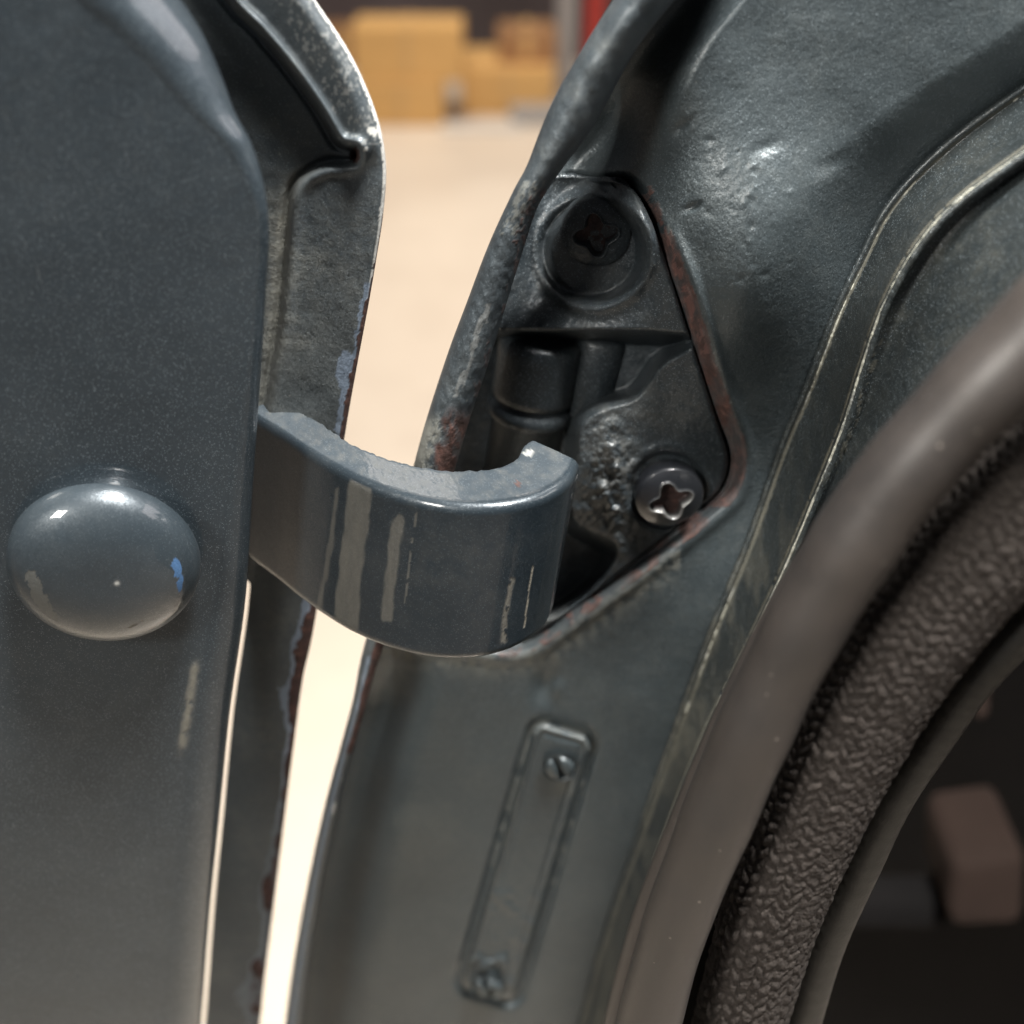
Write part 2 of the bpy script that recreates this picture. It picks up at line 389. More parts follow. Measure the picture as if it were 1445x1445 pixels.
def cap_a(r, t):
    x = 150+133*np.sin(np.clip(r/.96, 0, 1)*math.pi/2)**.74*np.cos(t); y = 783-108*np.sin(np.clip(r/.96, 0, 1)*math.pi/2)**.74*np.sin(t)
    n = fbm(x/6, y/6, 11)
    dd, _, _ = pdist(x, y, [(247, 752), (252, 762), (256, 780), (258, 788)])
    bl = (dd < 2+11*n*(1-sstep(752, 792, y)*.5)-1.5).astype(float)*(fbm(x/9, y/9, 4) > .30)
    d2, _, _ = pdist(x, y, [(58, 785), (66, 805), (78, 830), (88, 838)])
    du = .42*(d2 < 3+12*fbm(x/9, y/9, 8))
    d3, _, al = pdist(x, y, [(192, 845), (222, 822)])
    du = np.maximum(du, .9*(d3 < 1.6)*(vnoise(al/4, 0*al, 5) > .45))
    return {'blue': bl*(y < 812), 'dust_glint': du, 'rust': 0*r, 'chip_glint': .8*np.exp(-((x-172)**2+(y-776)**2)/9), 'primer': 0*r}
dome('bolt_cap', frame(skin_d, 151, 781, math.radians(-6)), rc, cap_h, M_CAP, DOOR, 110, 200, cap_a)

# inner flange of the door
fl_r = xof([(350, -160), (400, -70), (445, 0), (490, 68), (520, 130), (538, 185), (545, 240), (541, 300), (532, 360), (520, 430), (505, 510), (489, 600), (470, 720), (442, 890), (427, 960), (411, 1080), (396, 1200), (385, 1290), (375, 1370), (367, 1445), (350, 1600)])
def fl_l(y): return sil(y)-110+(115)*sstep(770, 826, y)
def flange_d(px, py): return .283/law(py)*(1-.00006*(px-450))
step = catmull([(225, -160), (290, -50), (330, 9), (364, 43), (410, 98), (449, 153), (474, 196), (486, 205), (500, 209), (505, 219), (499, 230), (485, 233), (458, 235), (433, 247), (417, 267), (410, 308), (405, 373), (394, 477), (380, 558), (340, 800), (300, 1000)], 5)
X, YY, U = bandpx(fl_l, fl_r, -180, 1620, 640, 110, lambda u: u**.75)
dd, side, al = pdist(X, YY, step); s = dd*-side
up = 1-sstep(195, 240, YY)
rel = -.0024*sstep(-7, 5, s)*(1-sstep(700, 820, YY))
rel += -.0012*np.exp(-((s-9)/7)**2)*(up+.5)             # small raised bead along the pressing
rel += .0012*np.exp(-((s+7)/5)**2)
E = fl_r(YY)-X                                          # distance from the outer edge
rel += .0022*np.clip(1-E/14, 0, 1)**2
rel += -.0018*np.exp(-((E-26)/20)**2)*up
rel += .0004*(fbm(X/40, YY/40, 2)-.5)+.00007*(fbm(X/7, YY/7, 22)-.5)
hole = np.exp(-(((X-502)/5)**2+((YY-219)/10)**2)); rel += .004*hole
D = flange_d(X, YY)+rel
n1 = fbm(X/13, YY/16, 31); n2 = fbm(X/5, YY/6, 37); n3 = fbm(X/30, YY/70, 41)
rw = 3+26*np.clip(n3-.36, 0, 1)*2*sstep(250, 420, YY)
rw = rw*(.35+.65*sstep(400, 480, YY))*(1-.45*(YY < 640))
rust = ((E < rw*(.45+1.1*n1)) & (YY > 300)).astype(float)
rust = np.maximum(rust, ((E < 9*n1+4*n2) & (YY > 425)).astype(float))
rust *= (1-.8*sstep(1180, 1300, YY)*(n1 < .55))
prim = ((E < rw*(.45+1.1*n1)+4+9*n2) & (YY > 400)).astype(float)*(1-rust)*.85*(1-.7*sstep(1050, 1200, YY))
pb = ((X-487)/13)**2+((YY-525)/34)**2 < .7+.9*(n1-.3); prim = np.maximum(prim, pb*.8)
chip_glint = ((E < 4.5+3*(n2-.5)) & (YY < 620)).astype(float)*.85  # continuous pale line along the upper outer edge
chip_glint = np.maximum(chip_glint, ((E < 3+14*np.clip(n1-.5, 0, 1)*2*n2) & (YY > 270) & (YY < 430)).astype(float)*.8)
sc_ = (fbm(X/4.2, YY/5.5, 51, 3) > .62) & (E > 4) & (E < 58+8*n1) & (YY > -20) & (YY < 205) & (n3+.15*n1 > .42)
chip_glint = np.maximum(chip_glint, .22*sc_)
chip_glint = np.maximum(chip_glint, .8*(((X-525)/9)**2+((YY-186)/7)**2 < .5+1.2*(n2-.3)))
chip_glint = np.maximum(chip_glint, .8*(((X-516)**2+(YY-211)**2) < 10))
rust = np.maximum(rust, (hole > .25)*1.)
dust_glint = .5*np.exp(-((s+9)/11)**2)*sstep(225, 250, YY)+.18*(s > 0)*sstep(330, 500, YY)*(1-sstep(600, 700, YY))
dust_glint += .35*np.exp(-((s+25)/26)**2)*sstep(235, 300, YY)*n2*1.4
dust_glint *= (1-sstep(640, 800, YY)*.75)
sheet('inner_flange', X, YY, D, M_FLNG, DOOR, {'rust': rust, 'chip_glint': chip_glint*(1-rust), 'dust_glint': np.clip(dust_glint, 0, .8)*(1-rust), 'primer': prim, 'blue': 0*X}, .0016)

# ------------------------------------------------------------------ hinge
HINGE = thing('door_hinge', PW(700, 930, .30), 'painted gooseneck hinge joining the open car door to the pillar pocket', 'hinge')
ZT = -.1275
def topplane(pts):
    p = np.array(pts, float); tt = (722.5-p[:, 1])/F; d = ZT/(tt*CT-ST); return PW(p[:, 0], p[:, 1], d)
outer = catmull([(318, 560), (345, 577), (368, 592), (400, 612), (432, 634), (470, 657), (520, 682), (580, 702), (640, 713), (700, 714), (750, 705), (786, 690), (809, 672), (819, 652)], 10)
inner = catmull([(318, 528), (345, 547), (368, 559), (400, 570), (445, 592), (500, 627), (560, 650), (620, 661), (675, 662), (712, 655), (728, 646), (734, 637), (739, 628), (750, 620)], 10)
def resample(c, n):
    s = np.r_[0, np.cumsum(np.linalg.norm(np.diff(c, axis=0), axis=1))]; q = np.linspace(0, s[-1], n)
    return np.column_stack([np.interp(q, s, c[:, 0]), np.interp(q, s, c[:, 1])])
N = 320
O3 = topplane(resample(outer, N)); I3 = topplane(resample(inner, N))
hh = .0386; down = np.array([-.135, .0, -1.]); down /= np.linalg.norm(down)
secs = []
ro, ri = .0020, .0009
for i in range(N):
    O, I = O3[i], I3[i]; w = I-O; L = np.linalg.norm(w); w = w/L
    pts = []
    for k in range(6):                                   # outer top edge, rounded
        a = k/5*math.pi/2; pts.append(O+w*ro*(1-math.sin(a))+down*ro*(1-math.cos(a)))
    mid = np.linspace(ro, hh-ro, 90)
    for m_ in mid[1:-1]: pts.append(O+down*m_)
    for k in range(6):
        a = k/5*math.pi/2; pts.append(O+w*ro*(1-math.cos(a))+down*(hh-ro+ro*math.sin(a)))
    for k in range(3):
        a = k/2*math.pi/2; pts.append(I-w*ri*(1-math.sin(a))+down*(hh-ri*(1-math.cos(a))))
    for m_ in np.linspace(hh-ri, ri, 12)[1:-1]: pts.append(I+down*m_)
    for k in range(3):
        a = k/2*math.pi/2; pts.append(I-w*ri*(1-math.cos(a))+down*(ri*(1-math.sin(a))))
    for q in np.linspace(0, 1, 14)[1:-1]: pts.append(I+(O-I)*(q*(L-ri-ro)+ri)/L)
    secs.append(pts)
A = np.array(secs); NS = A.shape[1]
# first section point order: reverse first six so the loop is continuous
f = gridf(N, NS, True)
V = A.reshape(-1, 3)
rel_ = V-np.array([0, 0, CAM_H]); dcam = rel_[:, 1]*CT-rel_[:, 2]*ST; ycam = rel_[:, 1]*ST+rel_[:, 2]*CT
ax = rel_[:, 0]/dcam*F+722.5; ay = 722.5-ycam/dcam*F
outer_mask = np.zeros((N, NS), bool); outer_mask[:, 4:100] = True; om = outer_mask.ravel()
def glint_streak(pts, w, s_):  # floor reflections on the arm front, painted in as pale streaks
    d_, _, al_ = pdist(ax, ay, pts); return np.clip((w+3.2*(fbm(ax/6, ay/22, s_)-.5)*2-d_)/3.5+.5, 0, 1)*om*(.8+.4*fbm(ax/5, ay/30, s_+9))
du = .3*glint_streak([(476, 690), (468, 760), (455, 830), (446, 885)], 3.2, 3)
du = np.maximum(du, .37*glint_streak([(508, 688), (500, 760), (492, 830), (486, 895)], 17, 5))
du = np.maximum(du, .34*glint_streak([(562, 735), (553, 800), (546, 870)], 8, 9))
du = np.maximum(du, .5*glint_streak([(722, 820), (712, 870), (710, 905)], 3.5, 12)*(fbm(ax/5, ay/10, 8) > .4))
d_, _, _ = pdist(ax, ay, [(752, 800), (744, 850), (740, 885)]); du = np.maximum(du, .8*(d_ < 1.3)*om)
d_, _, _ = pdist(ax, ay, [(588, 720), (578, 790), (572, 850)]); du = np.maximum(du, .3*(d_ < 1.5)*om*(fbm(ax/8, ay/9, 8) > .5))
tm = np.zeros((N, NS), bool); tm[:, 110:] = True; tm = tm.ravel()
du = np.maximum(du, tm*np.clip(.05+.8*(fbm(ax/10, ay/8, 15)-.45), 0, .4)*(fbm(ax/3, ay/3, 25)*.6))
ch = .35*((ax-745)**2/60+(ay-640)**2/30 < 1+2*(fbm(ax/4, ay/4, 3)-.5))*tm
ru = .8*((ax-731)**2/14+(ay-683)**2/20 < 1)*tm
V2 = V.copy()
V2 += (tm*(.00010*(fbm(ax/5, ay/5, 77)-.5)))[:, None]*np.array([0, 0, 1.])
inn = np.zeros((N, NS), bool); inn[:, 104:118] = True
jag = .0011*(fbm(ax/7, ay*0+3, 91)-.5)*inn.ravel(); V2 += jag[:, None]*np.array([.2, 1, 0])
faces = [tuple(q) for q in f[:, ::-1]]
faces.append(tuple(range(NS))); faces.append(tuple(range((N-1)*NS, N*NS))[::-1])
mesh_obj('hinge_arm', V2, faces, M_ARM, HINGE, {'dust_glint': du, 'matte': .8*tm, 'rust': ru, 'chip_glint': ch, 'blue': 0*du, 'primer': 0*du})

# ------------------------------------------------------------------ pillar
PIL = thing('door_pillar', PW(650, 1445, .40), 'dark blue grey painted door pillar with rusty hinge pocket and painted over plate', 'car pillar')
fL = xof([(960, -160), (905, -60), (865, 0), (815, 79), (773, 158), (744, 232), (724, 270), (690, 344), (657, 431), (632, 498), (600, 597), (575, 690), (540, 820), (511, 922), (498, 987), (479, 1058), (457, 1141), (434, 1247), (415, 1353), (402, 1445), (384, 1600)])
fR = xof([(1075, -160), (1000, -60), (952, 0), (898, 70), (840, 174), (798, 232), (769, 274), (753, 307), (724, 398), (690, 510), (661, 597), (632, 690), (580, 820), (538, 922), (513, 1009), (494, 1077), (479, 1141), (460, 1232), (441, 1334), (425, 1445), (400, 1600)])
line1 = xof([(1800, -160), (1720, -60), (1560, 55), (1445, 130), (1340, 208), (1262, 290), (1217, 376), (1185, 445), (1140, 560), (1110, 630), (1062, 765), (1007, 900), (955, 1043), (909, 1172), (864, 1300), (823, 1445), (775, 1620)])
L1 = np.array([(line1(y), y) for y in np.linspace(-160, 1620, 60)])

Q = catmull([(850, 236), (890, 240), (912, 262), (928, 295), (950, 345), (978, 420), (1003, 500), (1028, 575), (1046, 622), (1050, 652), (1042, 688), (1022, 714), (962, 763), (900, 811), (830, 861), (790, 890), (755, 913), (715, 922), (640, 912)], 5)
Qp = np.vstack([Q, [(520, 900), (600, 600), (700, 380), (750, 270), (800, 240)]])
def pil_base(px, py):
    px = np.asarray(px, float); py = np.asarray(py, float)
    d = .286/law(py)*(1-.00003*(px-800))
    d = d-.010*np.exp(-(((px-1075)/120)**2+((py-390)/170)**2))      # the lit swelling of the cowl
    d = d+.005*sstep(330, -200, py)*sstep(880, 1100, px)
    d = d+.008*sstep(160, 0, line1(py)-px)*(1-sstep(650, 900, py))  # rolls away towards the channel
    return d
def pillar_d(px, py):
    d = pil_base(px, py)
    s = px-fR(py)
    d = d+.011*(1-sstep(10, 105, s))*(.4+.6*sstep(900, 1000, py)+.6*(1-sstep(200, 420, py)))
    d = d+.014*np.exp(-((np.maximum(px-850, 0)/80)**2+((py-225)/115)**2))
    return d
X, YY, U = bandpx(lambda y: fR(y)-14, line1, -180, 1620, 720, 300)
D = pillar_d(X, YY)
qs = sdf(X, YY, Qp)
topsoft = 1-sstep(240, 330, YY)
wq = 5+60*topsoft
D = D+(.0045*(1-sstep(-15, 2, qs))+.0220*(1-sstep(-26, -18, qs)))*(1-topsoft)+.0200*(1-sstep(-wq, 2, qs))*topsoft
D = D-.0009*np.exp(-((qs-9)/8)**2)*sstep(300, 380, YY)
D = D+.0008*(fbm(X/90, YY/90, 61, 2)-.5)+.00010*(fbm(X/9, YY/9, 62)-.5)
def dent(cx, cy, rx, ry, rot, dep):
    c_, s_ = math.cos(rot), math.sin(rot); x = (X-cx)*c_+(YY-cy)*s_; y = -(X-cx)*s_+(YY-cy)*c_
    return dep*np.exp(-((x/rx)**2+(y/ry)**2))
D += .6*dent(962, 178, 15, 7, -.8, 0.00112)+.45*dent(1083, 207, 22, 10, -.45, 0.00091)+.5*dent(1170, 232, 26, 12, -.5, 0.00112)+dent(978, 292, 12, 5, -.4, 0.00077)
D -= dent(970, 166, 14, 5, -.8, .0002)
for k in range(46):
    cx = RNG.normal(1060, 60); cy = RNG.normal(300, 62); r_ = RNG.uniform(2.6, 6)
    D += dent(cx, cy, r_*RNG.uniform(.8, 1.6), r_, RNG.uniform(-1, 1), RNG.uniform(-.0002, .0003))
_ax = np.array([688-797, 1402-1030.]); _L = np.linalg.norm(_ax); _ax /= _L
_v = (X-797)*_ax[0]+(YY-1030)*_ax[1]; _u = np.abs(-(X-797)*_ax[1]+(YY-1030)*_ax[0])
_qx = _u-24; _qy = np.abs(_v-_L/2)-(_L/2-17); _e = np.hypot(np.maximum(_qx, 0), np.maximum(_qy, 0))+np.minimum(np.maximum(_qx, _qy), 0)-18; _g = np.exp(-((_e-4)/6)**2)
D += .0021*_g
D += dent(770, 965, 18, 26, .2, .0022)-dent(786, 972, 10, 14, .2, .0010)     # dimple below the pocket
rr_ = fbm(X/14, YY/14, 71)
dq = np.abs(qs)
rust = ((qs < 4.5+5*(rr_-.5)) & (qs > -18) & (YY > 262) & (X > 700)).astype(float)
rust = rust*np.clip(.35+1.6*(fbm(X/20, YY/34, 78)-.25), .3, 1)*np.where(YY > 715, (rr_ > .52)*.8+.12, 1.)*np.where(YY < 330, (rr_ > .5)*1., 1.)
dust_glint = .7*np.exp(-((qs-18)/16)**2)*(YY > 760)*(X < 960)*np.clip(fbm(X/9, YY/9, 72)*3-.9, 0, 1)
dust_glint = np.maximum(dust_glint, .35*_g*(fbm(X/16, YY/16, 75) > .5)*(_v < _L*.55))
chp = ((np.abs(qs-1) < 4) & (YY > 300) & (YY < 560) & (fbm(X/7, YY/18, 73) > .62)).astype(float)*.35
ps = px_ = (line1(YY)-X)
dust_glint = np.maximum(dust_glint, .10*(((X-600)/60)**2+((YY-1170)/50)**2 < 1.2*rr_))
pink = ((np.abs(qs+7) < 6) & (YY > 290) & (YY < 500) & (fbm(X/8, YY/16, 79) > .52)).astype(float)*.38
sheet('pillar_panel', X, YY, D, M_PIL, PIL, {'rust': rust*(1-.5*(pink > 0)), 'chip_glint': np.maximum(chp*.5, 0), 'pink': pink, 'dust_glint': np.clip(dust_glint, 0, .9), 'blue': 0*X, 'primer': 0*X}, .0014)

# rolled flange along the left of the pillar
nrf, ncf = 520, 60
Y = np.linspace(-180, 1620, nrf)[:, None]; a = np.linspace(-.62*math.pi, .78*math.pi, ncf)[None, :]
L = fL(Y); R_ = fR(Y); c0 = (L+R_)/2; w = (R_-L)/2
xx = c0+w*np.where(np.abs(a) < math.pi/2, np.sin(a), np.sign(a)*(1-.03*(np.abs(a)-math.pi/2)))
dep = np.where(np.abs(a) < math.pi/2, 1-np.cos(a), 1+(np.abs(a)-math.pi/2)*2.6)
d0 = .272/law(Y)*(1-.00003*(c0-700))
YY = Y*np.ones_like(a); XX = xx
D = d0+.0052*dep*(.5+w/38)+.0007*(fbm(XX/16, YY/30, 81)-.5)+.0005*(fbm(XX/5, YY/8, 82)-.5)*sstep(230, 320, YY)
n1 = fbm(XX/8, YY/22, 83); n2 = fbm(XX/4, YY/5, 84); uu = (xx-L)/(2*w)
rust = ((uu > .60+.5*(n1-.5)) & (uu < 1.0) & (YY > 262) & (YY < 345) & (n2 > .55)).astype(float)*.8
rust = np.maximum(rust, np.clip((uu-.40+.5*(n1-.5))*6, 0, 1)*sstep(565, 600, YY)*(YY < 670)*(.5+.5*(n1 > .45)))
rust = np.maximum(rust, ((uu > .78+.5*(n1-.5)) & (YY > 330) & (YY < 560) & (n1 > .56)).astype(float)*.6)
rust = np.maximum(rust, ((uu > .55+.3*(n1-.5)) & (uu < .98) & (YY > 900) & (YY < 1062)).astype(float))
dust_glint = .45*((n2 > .5) & (uu > .15) & (uu < .8) & (YY > 255) & (YY < 330)).astype(float)+.7*np.clip((.42-uu+.7*(n2-.5))*6, 0, 1)*sstep(575, 605, YY)*(YY < 670)
chip_glint = .2*((np.abs(uu-.55-.3*(n1-.5)) < .06) & (YY > 430) & (YY < 560)).astype(float)+.6*((uu > .5) & (uu < .8) & (n1 > .6) & (YY > 1060) & (YY < 1260))
sheet('pillar_flange', XX, YY, D, M_FLNG, PIL, {'rust': rust, 'chip_glint': np.clip(chip_glint, 0, 1)*(1-rust), 'dust_glint': dust_glint*(1-rust), 'primer': .5*((YY > 925) & (uu > .3) & (uu < .5)).astype(float), 'blue': 0*XX}, .0012)

# base plate of the hinge, let into the pocket
pR = xof([(870, 255), (893, 266), (914, 300), (934, 350), (960, 430), (988, 515), (1012, 590), (1027, 635), (1028, 660), (1020, 684), (1004, 704), (958, 742), (890, 797), (822, 850), (782, 880), (742, 905), (700, 920)])
X, YY, U = bandpx(lambda y: fR(y)-22, pR, 250, 924, 340, 240)
def plate_d(px, py): return pil_base(px, py)+.0030
E = np.minimum((pR(YY)-X), 1e3)
D = plate_d(X, YY)
D += .0015*np.clip(1-E/9, 0, 1)**2+.004*(E < .5)
D += .006*sstep(150, 20, X-fR(YY))*(YY > 0)
D += .006*np.exp(-((YY-245)/40)**2)
rs = np.hypot(X-838, YY-355)
D += .015*np.exp(-(((X-795)/88)**2+((YY-335)/110)**2))*np.clip(E/40, 0, 1)
D += .0045*np.exp(-(rs/62)**4)-.0012*np.exp(-((rs-78)/12)**2)
_m = 1-sstep(58, 74, rs); D = D*(1-_m)+(plate_d(X, YY)+.0125)*_m
D -= .0010*np.exp(-((rs-80)/9)**2)
rs2 = np.hypot(X-942, YY-692)
D += .0018*(1-sstep(50, 58, rs2))-.0005*np.exp(-((rs2-62)/6)**2)
C = [(600, 466), (965, 470), (930, 520), (898, 562), (850, 578), (822, 600), (815, 650), (808, 730), (868, 766), (862, 800), (832, 838), (790, 868), (752, 882), (700, 940), (560, 940)]
C = catmull(C, 5)
cs = sdf(X, YY, C); D += .016*(1-sstep(-22, 3, cs))
lump = np.exp(-(((X-862)/42)**2+((YY-690)/95)**2)); nz = fbm(X/15, YY/15, 91)
D -= .0040*lump*(.6+.7*nz)+.0010*(nz-.5)*lump
D += .0005*(fbm(X/22, YY/22, 92)-.5)+.00022*(fbm(X/6, YY/6, 93)-.5)
dust_glint = np.clip(lump*1.1*(fbm(X/8, YY/8, 94)-.30), 0, .4)+.6*np.exp(-(((X-790)/45)**2+((YY-885)/28)**2))*nz
dust_glint += .3*np.exp(-(((X-925)/50)**2+((YY-590)/18)**2))*nz
rust = ((np.hypot(X-838, YY-355) < 20)*1.)
sheet('base_plate', X, YY, D, M_HING, HINGE, {'dust_glint': np.clip(dust_glint, 0, .8), 'rust': rust*0, 'chip_glint': 0*X, 'blue': 0*X, 'primer': 0*X}, .0015)

# knuckle and pin: an upright barrel in the pocket
def barrel(name, px, py, d, r, h, mat, seg=64, dish=0., attrs=None, rings=None):
    p = PW(px, py, d); z = down; a = np.array([1, 0, 0.]); a = a-z*(a@z); a /= np.linalg.norm(a); b = np.cross(z, a)
    prof = rings or [(0, 0), (r-.0015, 0), (r-.0005, .0005), (r, .0015), (r, h-.0015), (r-.0005, h-.0005), (r-.0015, h), (0, h)]
    th = np.linspace(0, 2*math.pi, seg, endpoint=False)
    V = np.array([[p+a*q[0]*math.cos(t_)+b*q[0]*math.sin(t_)+z*q[1] for t_ in th] for q in prof]).reshape(-1, 3)
    return mesh_obj(name, V, gridf(len(prof), seg, True)[:, ::-1], mat, HINGE)
R0 = .0100
rings = [(0, 0), (R0*.8, 0), (R0-.0006, .0003), (R0, .0012)]+[(R0, k) for k in np.linspace(.004, .0155, 8)]+[(R0-.0008, .0160), (R0-.0008, .0172), (R0+.0004, .0178), (R0+.0004, .0205), (R0-.0002, .0212), (R0-.0010, .0216), (R0-.0010, .046), (0, .046)]
barrel('knuckle', 766, 470, .2835, R0, .04, M_HING, rings=rings)
barrel('hinge_pin', 850, 470, .2830, .0062, .021, M_HING)

# screws with worn cross recess
def screw(px, py, rpx_, dfn, off, rot, dark):
    p, a, b, n = frame(dfn, px, py, rot); p = p+n*off; d_ = np.linalg.norm(p-np.array([0, 0, CAM_H])); rad = rpx_/F*d_
    LA, LB = (.45, .12) if not dark else (.46, .12)
    def hf(r, t):
        lob = LA+LB*np.cos(4*t)+.015*np.cos(t+1)                      # four lobed worn recess
        q = sstep(.07, -.05, r-lob)
        h = rad*.42*np.sqrt(np.clip(1-r**2*.86, 0, 1))-rad*.16
        h = h-rad*.34*q*(1-.3*r)+rad*.05*np.exp(-((r-lob-.07)/.04)**2)+rad*.05*(fbm(r*5*np.cos(t)+9, r*5*np.sin(t)+9, 5)-.5)*q
        h = h-rad*.5*sstep(.95, 1, r); return h, np.minimum(r, .97)
    def af(r, t):
        lob = LA+LB*np.cos(4*t)+.015*np.cos(t+1); q = sstep(.02, -.04, r-lob)  # on the dark screw the rust colour just darkens the recess
        return {'rust': q*(.8 if not dark else .7), 'dust_glint': 0*r, 'chip_glint': (.25 if not dark else 0)*np.exp(-((r-lob-.05)/.04)**2), 'blue': 0*r, 'primer': 0*r}  # pale highlight painted round the recess rim of the glossy screw
    return dome('screw', (p, a, b, n), rad, hf, M_SCREW if not dark else M_HING, HINGE, 60, 96, af)
o = screw(942, 694, 50, plate_d, .0022, .35, False); o['label'] = 'domed glossy screw with rusty recess'
o = screw(838, 356, 50, plate_d, -.0115, .15, True); o['label'] = 'dark sunken screw at the top of the plate'

# painted-over data plate with two rivet screws
def local_plate(cx, cy, hw, hl, rot, y):
    pass
top = np.array([797, 1030.]); bot = np.array([688, 1402.]); axd = bot-top; LEN = np.linalg.norm(axd); axd /= LEN; nrm = np.array([-axd[1], axd[0]])
nv, nu = 150, 44; v = np.linspace(0, LEN, nv)[:, None]; u = np.linspace(-1, 1, nu)[None, :]
def wid(v): 
    ch_ = np.minimum(v, LEN-v); return 42-22+22*np.sqrt(np.clip(1-np.clip(1-ch_/22, 0, 1)**2, 0, 1))
w_ = wid(v)*(1-.10*v/LEN); xx = top[0]+axd[0]*v-nrm[0]*u*w_; yy = top[1]+axd[1]*v-nrm[1]*u*w_
edge = np.minimum(np.minimum(v, LEN-v)*np.ones_like(u), w_*(1-np.abs(u)))
D = pillar_d(xx, yy)-.0044*sstep(0, 5, edge)+.0014+.0006*np.exp(-((edge-12)/4)**2)+.0002*(fbm(xx/10, yy/10, 17)-.5)
D -= .0012*sstep(.5, .6, fbm(xx/9, yy/9, 19))*(np.exp(-((v-LEN*.88)/34)**2)+.4*np.exp(-((v-LEN*.66)/30)**2))
du_ = .35*np.exp(-((edge-2)/4)**2)*(fbm(xx/14, yy/14, 18) > .5)+.5*np.exp(-(((xx-795)/14)**2+((yy-1108)/16)**2))
DP = sheet('data_plate', xx, yy, D, M_PIL, PIL, {'dust_glint': np.clip(du_, 0, .8), 'rust': 0*xx, 'chip_glint': 0*xx, 'blue': 0*xx, 'primer': 0*xx}, .0008)
# rivets as sub-parts
def rivet(px, py, r_px, rough):
    p, a, b, n = frame(pillar_d, px, py, .3); d_ = float(pillar_d(px, py)); rad = r_px/F*d_; p = p+n*.0029
    def hf(r, t):
        x = r*np.cos(t); h = rad*.35*np.sqrt(np.clip(1-r*r*.9, 0, 1)); h = h-rad*.5*(np.abs(x) < .2)*(r < .8)-rad*.25*np.exp(-((r-.86)/.07)**2)
        return h+rad*rough*(fbm(r*np.cos(t)*3+5, r*np.sin(t)*3+5, 3)-.5), r
    o = dome('rivet', (p, a, b, n), rad, hf, M_PIL, DP, 26, 48, lambda r, t: {'dust_glint': .5*(rough > .1)*(np.sin(t) < -.3)*np.ones_like(r)})
    return o
rivet(790, 1071, 26, .03); rivet(690, 1380, 24, .45)

# channel to the right of the pillar face
line2 = xof([(1850, -160), (1760, -10), (1560, 135), (1445, 215), (1350, 285), (1292, 350), (1247, 430), (1215, 520), (1190, 600), (1150, 700), (1108, 800), (1062, 900), (1020, 985), (981, 1066), (936, 1187), (894, 1307), (858, 1445), (815, 1620)])
tubeC = [(1800, 150), (1680, 260), (1560, 375), (1445, 490), (1345, 590), (1255, 695), (1185, 800), (1125, 905), (1062, 1035), (1000, 1185), (952, 1310), (915, 1445), (880, 1600)]
tubeX = xof(tubeC)
X, YY, U = bandpx(lambda y: line1(y)-6, line2, -180, 1620, 640, 60)
D1 = pil_base(line1(YY)-4, YY); D2 = .262/law(YY)
D = D1*(1-U)+D2*U+.0035*np.sin(np.pi*U)**.7
D -= .0020*np.exp(-(U/.06)**2)+.0016*np.exp(-((1-U)/.06)**2)
D += .0004*(fbm(X/12, YY/40, 101)-.5)
n1 = fbm(X/6, YY/14, 102); n2 = fbm(X/12, YY/50, 103)
xe = X-line1(YY)
du = .62*(np.abs(xe-1) < 2.6+2*(n1-.5))*(n2 > .22)
du = np.maximum(du, .35*sstep(.42, .7, n2)*sstep(500, 900, YY)); du = np.maximum(du, .7*np.exp(-((YY-1040+(X-980)*.5)/60)**2)*n1*1.5); du = np.maximum(du, .5*sstep(1240, 1400, YY)*(U > .35)*n1*1.6)
sheet('channel', X, YY, D, M_JAMB, PIL, {'dust_glint': np.clip(du, 0, .85), 'rust': 0*X, 'chip_glint': 0*X, 'blue': 0*X, 'primer': 0*X}, .0012)
X, YY, U = bandpx(lambda y: line2(y)-2, lambda y: np.maximum(tubeX(y)+20, line2(y)+20), -180, 1620, 560, 70)
D2 = .2625/law(YY); DT = .213/law(YY)
D = D2*(1-U**1.3)+DT*U**1.3+.004*np.exp(-((U-.12)/.12)**2)
n1 = fbm(X/5, YY/12, 112); xe = X-line2(YY)
du = .6*(xe < 3.5)*(n1 > .3)+.45*((xe < 18) & (YY > 480) & (YY < 800) & (fbm(X/3.5, YY/14, 113) > .56))
sheet('jamb_return', X, YY, D, M_JAMB, PIL, {'dust_glint': np.clip(du, 0, .8), 'rust': 0*X, 'chip_glint': 0*X, 'blue': 0*X, 'primer': 0*X}, .0012)

for fn, dz, nm, rp, y1 in ((line1, None, 'seam_bead', 2.6, 1560), (line2, .2605, 'seam_bead', 2.0, 1000)):
    ys = np.linspace(-100, y1, 60); xs = fn(ys); dd_ = (pil_base(xs-4, ys)-.0006) if dz is None else dz/law(ys)
    sweep(nm, np.column_stack([xs, ys, dd_]), [rp]*60, M_BEAD, PIL, 900, 10,
          lambda s, a: .75+.9*(fbm(s/9, a*0, 33)-.35)+.6*(vnoise(s/40, a*0, 8) > .85),
          lambda s, a: {'dust_glint': .25+.75*(fbm(s/22, a*.4, 44) > .42), 'chip_glint': .0*s+.25*(fbm(s/13, a*.4, 45) > .6)})

# ------------------------------------------------------------------ rubber seal, knitted windlace, piping
RS = thing('rubber_seal', PW(900, 1500, .25), 'thick smooth brown grey rubber tube seal running along the pillar', 'rubber seal')
ctr = np.array([(x, y, .190/law(y)) for x, y in tubeC]); sweep('seal_tube', ctr, [78, 76, 73, 69, 66, 63, 60, 57, 54, 50, 47, 44, 42], M_RUB, RS, 220, 48,
      lambda s, a: 1+.018*np.sin(s/61)+.012*np.sin(s/23+2)+.02*np.exp(-((np.mod(a-4.6, 2*math.pi)-math.pi)/.5)**2))
sweep('seal_lip', np.array([(x-44, y-16, .207/law(y)) for x, y in tubeC]), [16]*len(tubeC), M_RUB, RS, 160, 20)

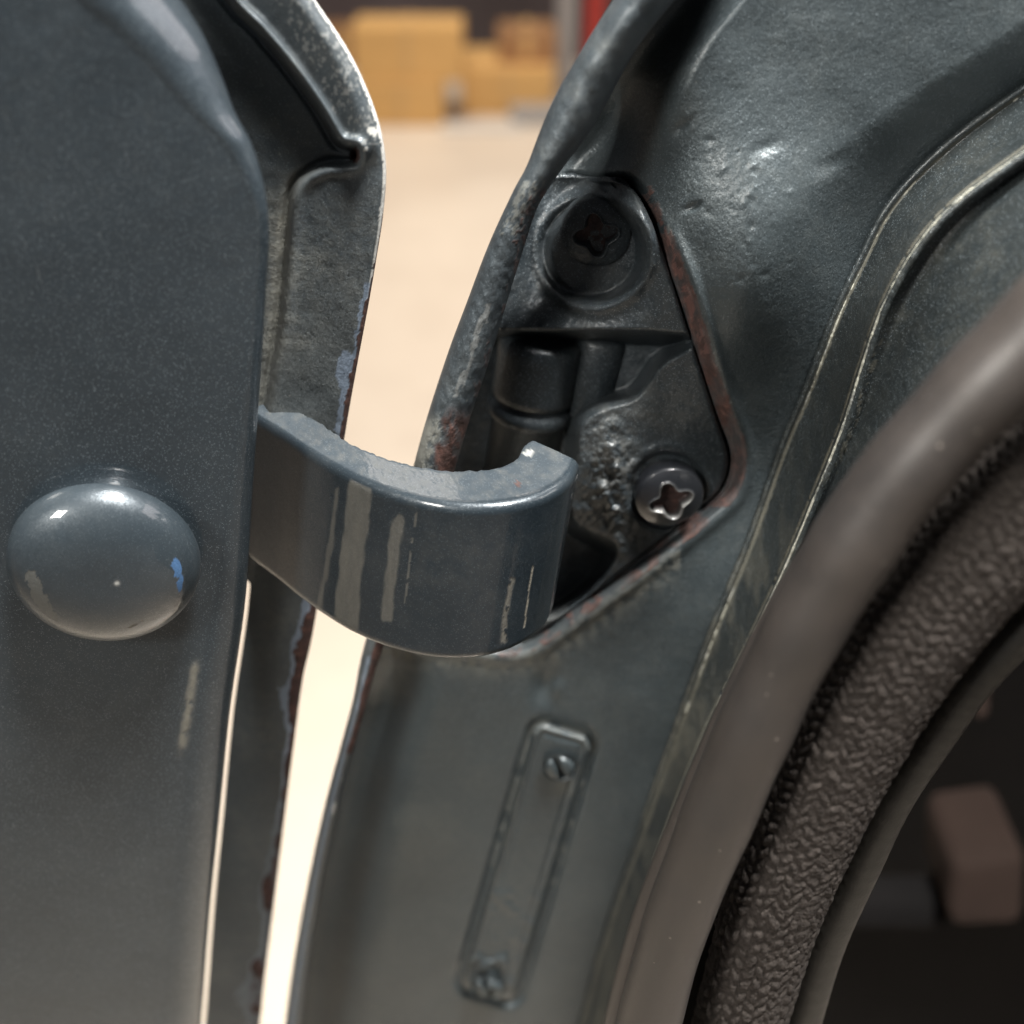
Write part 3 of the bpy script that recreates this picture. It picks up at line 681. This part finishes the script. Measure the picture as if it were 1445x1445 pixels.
WL = thing('windlace', PW(1040, 1500, .28), 'knitted grey brown fabric windlace with dark piping, right of the rubber seal', 'door trim')
knC = [(1800, 390), (1680, 490), (1560, 600), (1445, 705), (1352, 800), (1275, 900), (1200, 1030), (1135, 1170), (1085, 1300), (1044, 1445), (1005, 1600)]
def knit(s, a):
    wob = .9*(fbm(s/70, a*3, 4)-.5)
    b = a/(2*math.pi)*28+wob; q = s/17.0+.8*(fbm(s/50, a*4, 7)-.5)
    col = np.floor(b); fb = b-col-.5; odd = np.mod(col, 2) < .5
    qq = q+np.where(odd, .5, 0)+.45*fb*np.where(odd, 1, -1)+.35*vnoise(col*3.3, q*.5, 5)
    fq = qq-np.floor(qq)-.5; lump = vnoise(np.floor(qq)*3.1+.5, col*1.7+.5, 9)
    h = np.clip(1-(fb/.50)**2-(fq/.48)**2, 0, 1)**.6
    strand = np.cos((fq*3.1+fb*2.0)*6)
    h = h*(.4+.6*sstep(-.7, .2, -np.cos(a)))
    return 1+.070*h*(.4+lump)+.04*(fbm(s/34, a*2.2, 5)-.5)+.034*(fbm(s/3.5, a*17, 6)-.5)+.014*(vnoise(s/1.7, a*32, 16)-.5)
sweep('knit_cover', np.array([(x, y, .204/law(y)) for x, y in knC]), [118, 112, 106, 100, 95, 90, 80, 72, 66, 62, 60], M_KNIT, WL, 1500, 380, knit)
ppC = [(1800, 590), (1680, 690), (1560, 785), (1462, 870), (1378, 955), (1315, 1045), (1261, 1130), (1215, 1225), (1167, 1330), (1130, 1445), (1085, 1600)]
sweep('piping', np.array([(x, y, .212/law(y)) for x, y in ppC]), [34, 33, 32, 31, 30, 28, 26, 26, 26, 27, 28], M_PIPE, WL, 900, 36,
      lambda s, a: 1+.005*np.sin(s/3.2+a*2)+.05*np.exp(-((a-4.0)/.3)**2)*(1+.4*np.sin(s/2.5)))

X, YY, U = bandpx(lambda y: tubeX(y)-6, xof(knC), -150, 1590, 120, 20)
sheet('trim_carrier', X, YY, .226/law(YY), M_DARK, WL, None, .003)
# dark car interior beyond the trim
CI = thing('car_interior', PW(1400, 1445, .8), 'unlit black car interior visible beyond the door trim', 'car interior')
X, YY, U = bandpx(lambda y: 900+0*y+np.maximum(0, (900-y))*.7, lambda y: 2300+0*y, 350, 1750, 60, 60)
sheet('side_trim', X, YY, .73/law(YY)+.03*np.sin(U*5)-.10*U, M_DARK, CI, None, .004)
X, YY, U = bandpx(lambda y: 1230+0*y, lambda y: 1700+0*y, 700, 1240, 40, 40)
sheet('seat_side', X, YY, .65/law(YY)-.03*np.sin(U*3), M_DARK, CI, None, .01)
def blk(name, px0, px1, py0, py1, d, dep, mat, parent, tilt=0):
    c = [(px0, py0+tilt), (px1, py0), (px1-tilt*.4, py1), (px0-tilt*.4, py1+tilt*.3)]
    V = [PW(x, y, d) for x, y in c]+[PW(x, y, d)+np.array([0, dep, 0]) for x, y in c]
    o = mesh_obj(name, V, [(0, 3, 2, 1), (4, 5, 6, 7), (0, 1, 5, 4), (1, 2, 6, 5), (2, 3, 7, 6), (3, 0, 4, 7)], mat, parent, smooth=False)
    m = o.modifiers.new('bevel', 'BEVEL'); m.width = .006; m.segments = 3; return o
wbox('lamp_blocker', .37, .40, -.55, 1.3, .45, 1.085, M_DARK, CI, .01)  # unseen panel added to keep the side window lamp off pocket and trim
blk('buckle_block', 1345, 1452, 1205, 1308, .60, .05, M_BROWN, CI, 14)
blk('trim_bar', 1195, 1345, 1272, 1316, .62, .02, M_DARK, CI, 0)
blk('trim_knob', 1372, 1400, 960, 1020, .54, .02, M_BROWN, CI, 0)
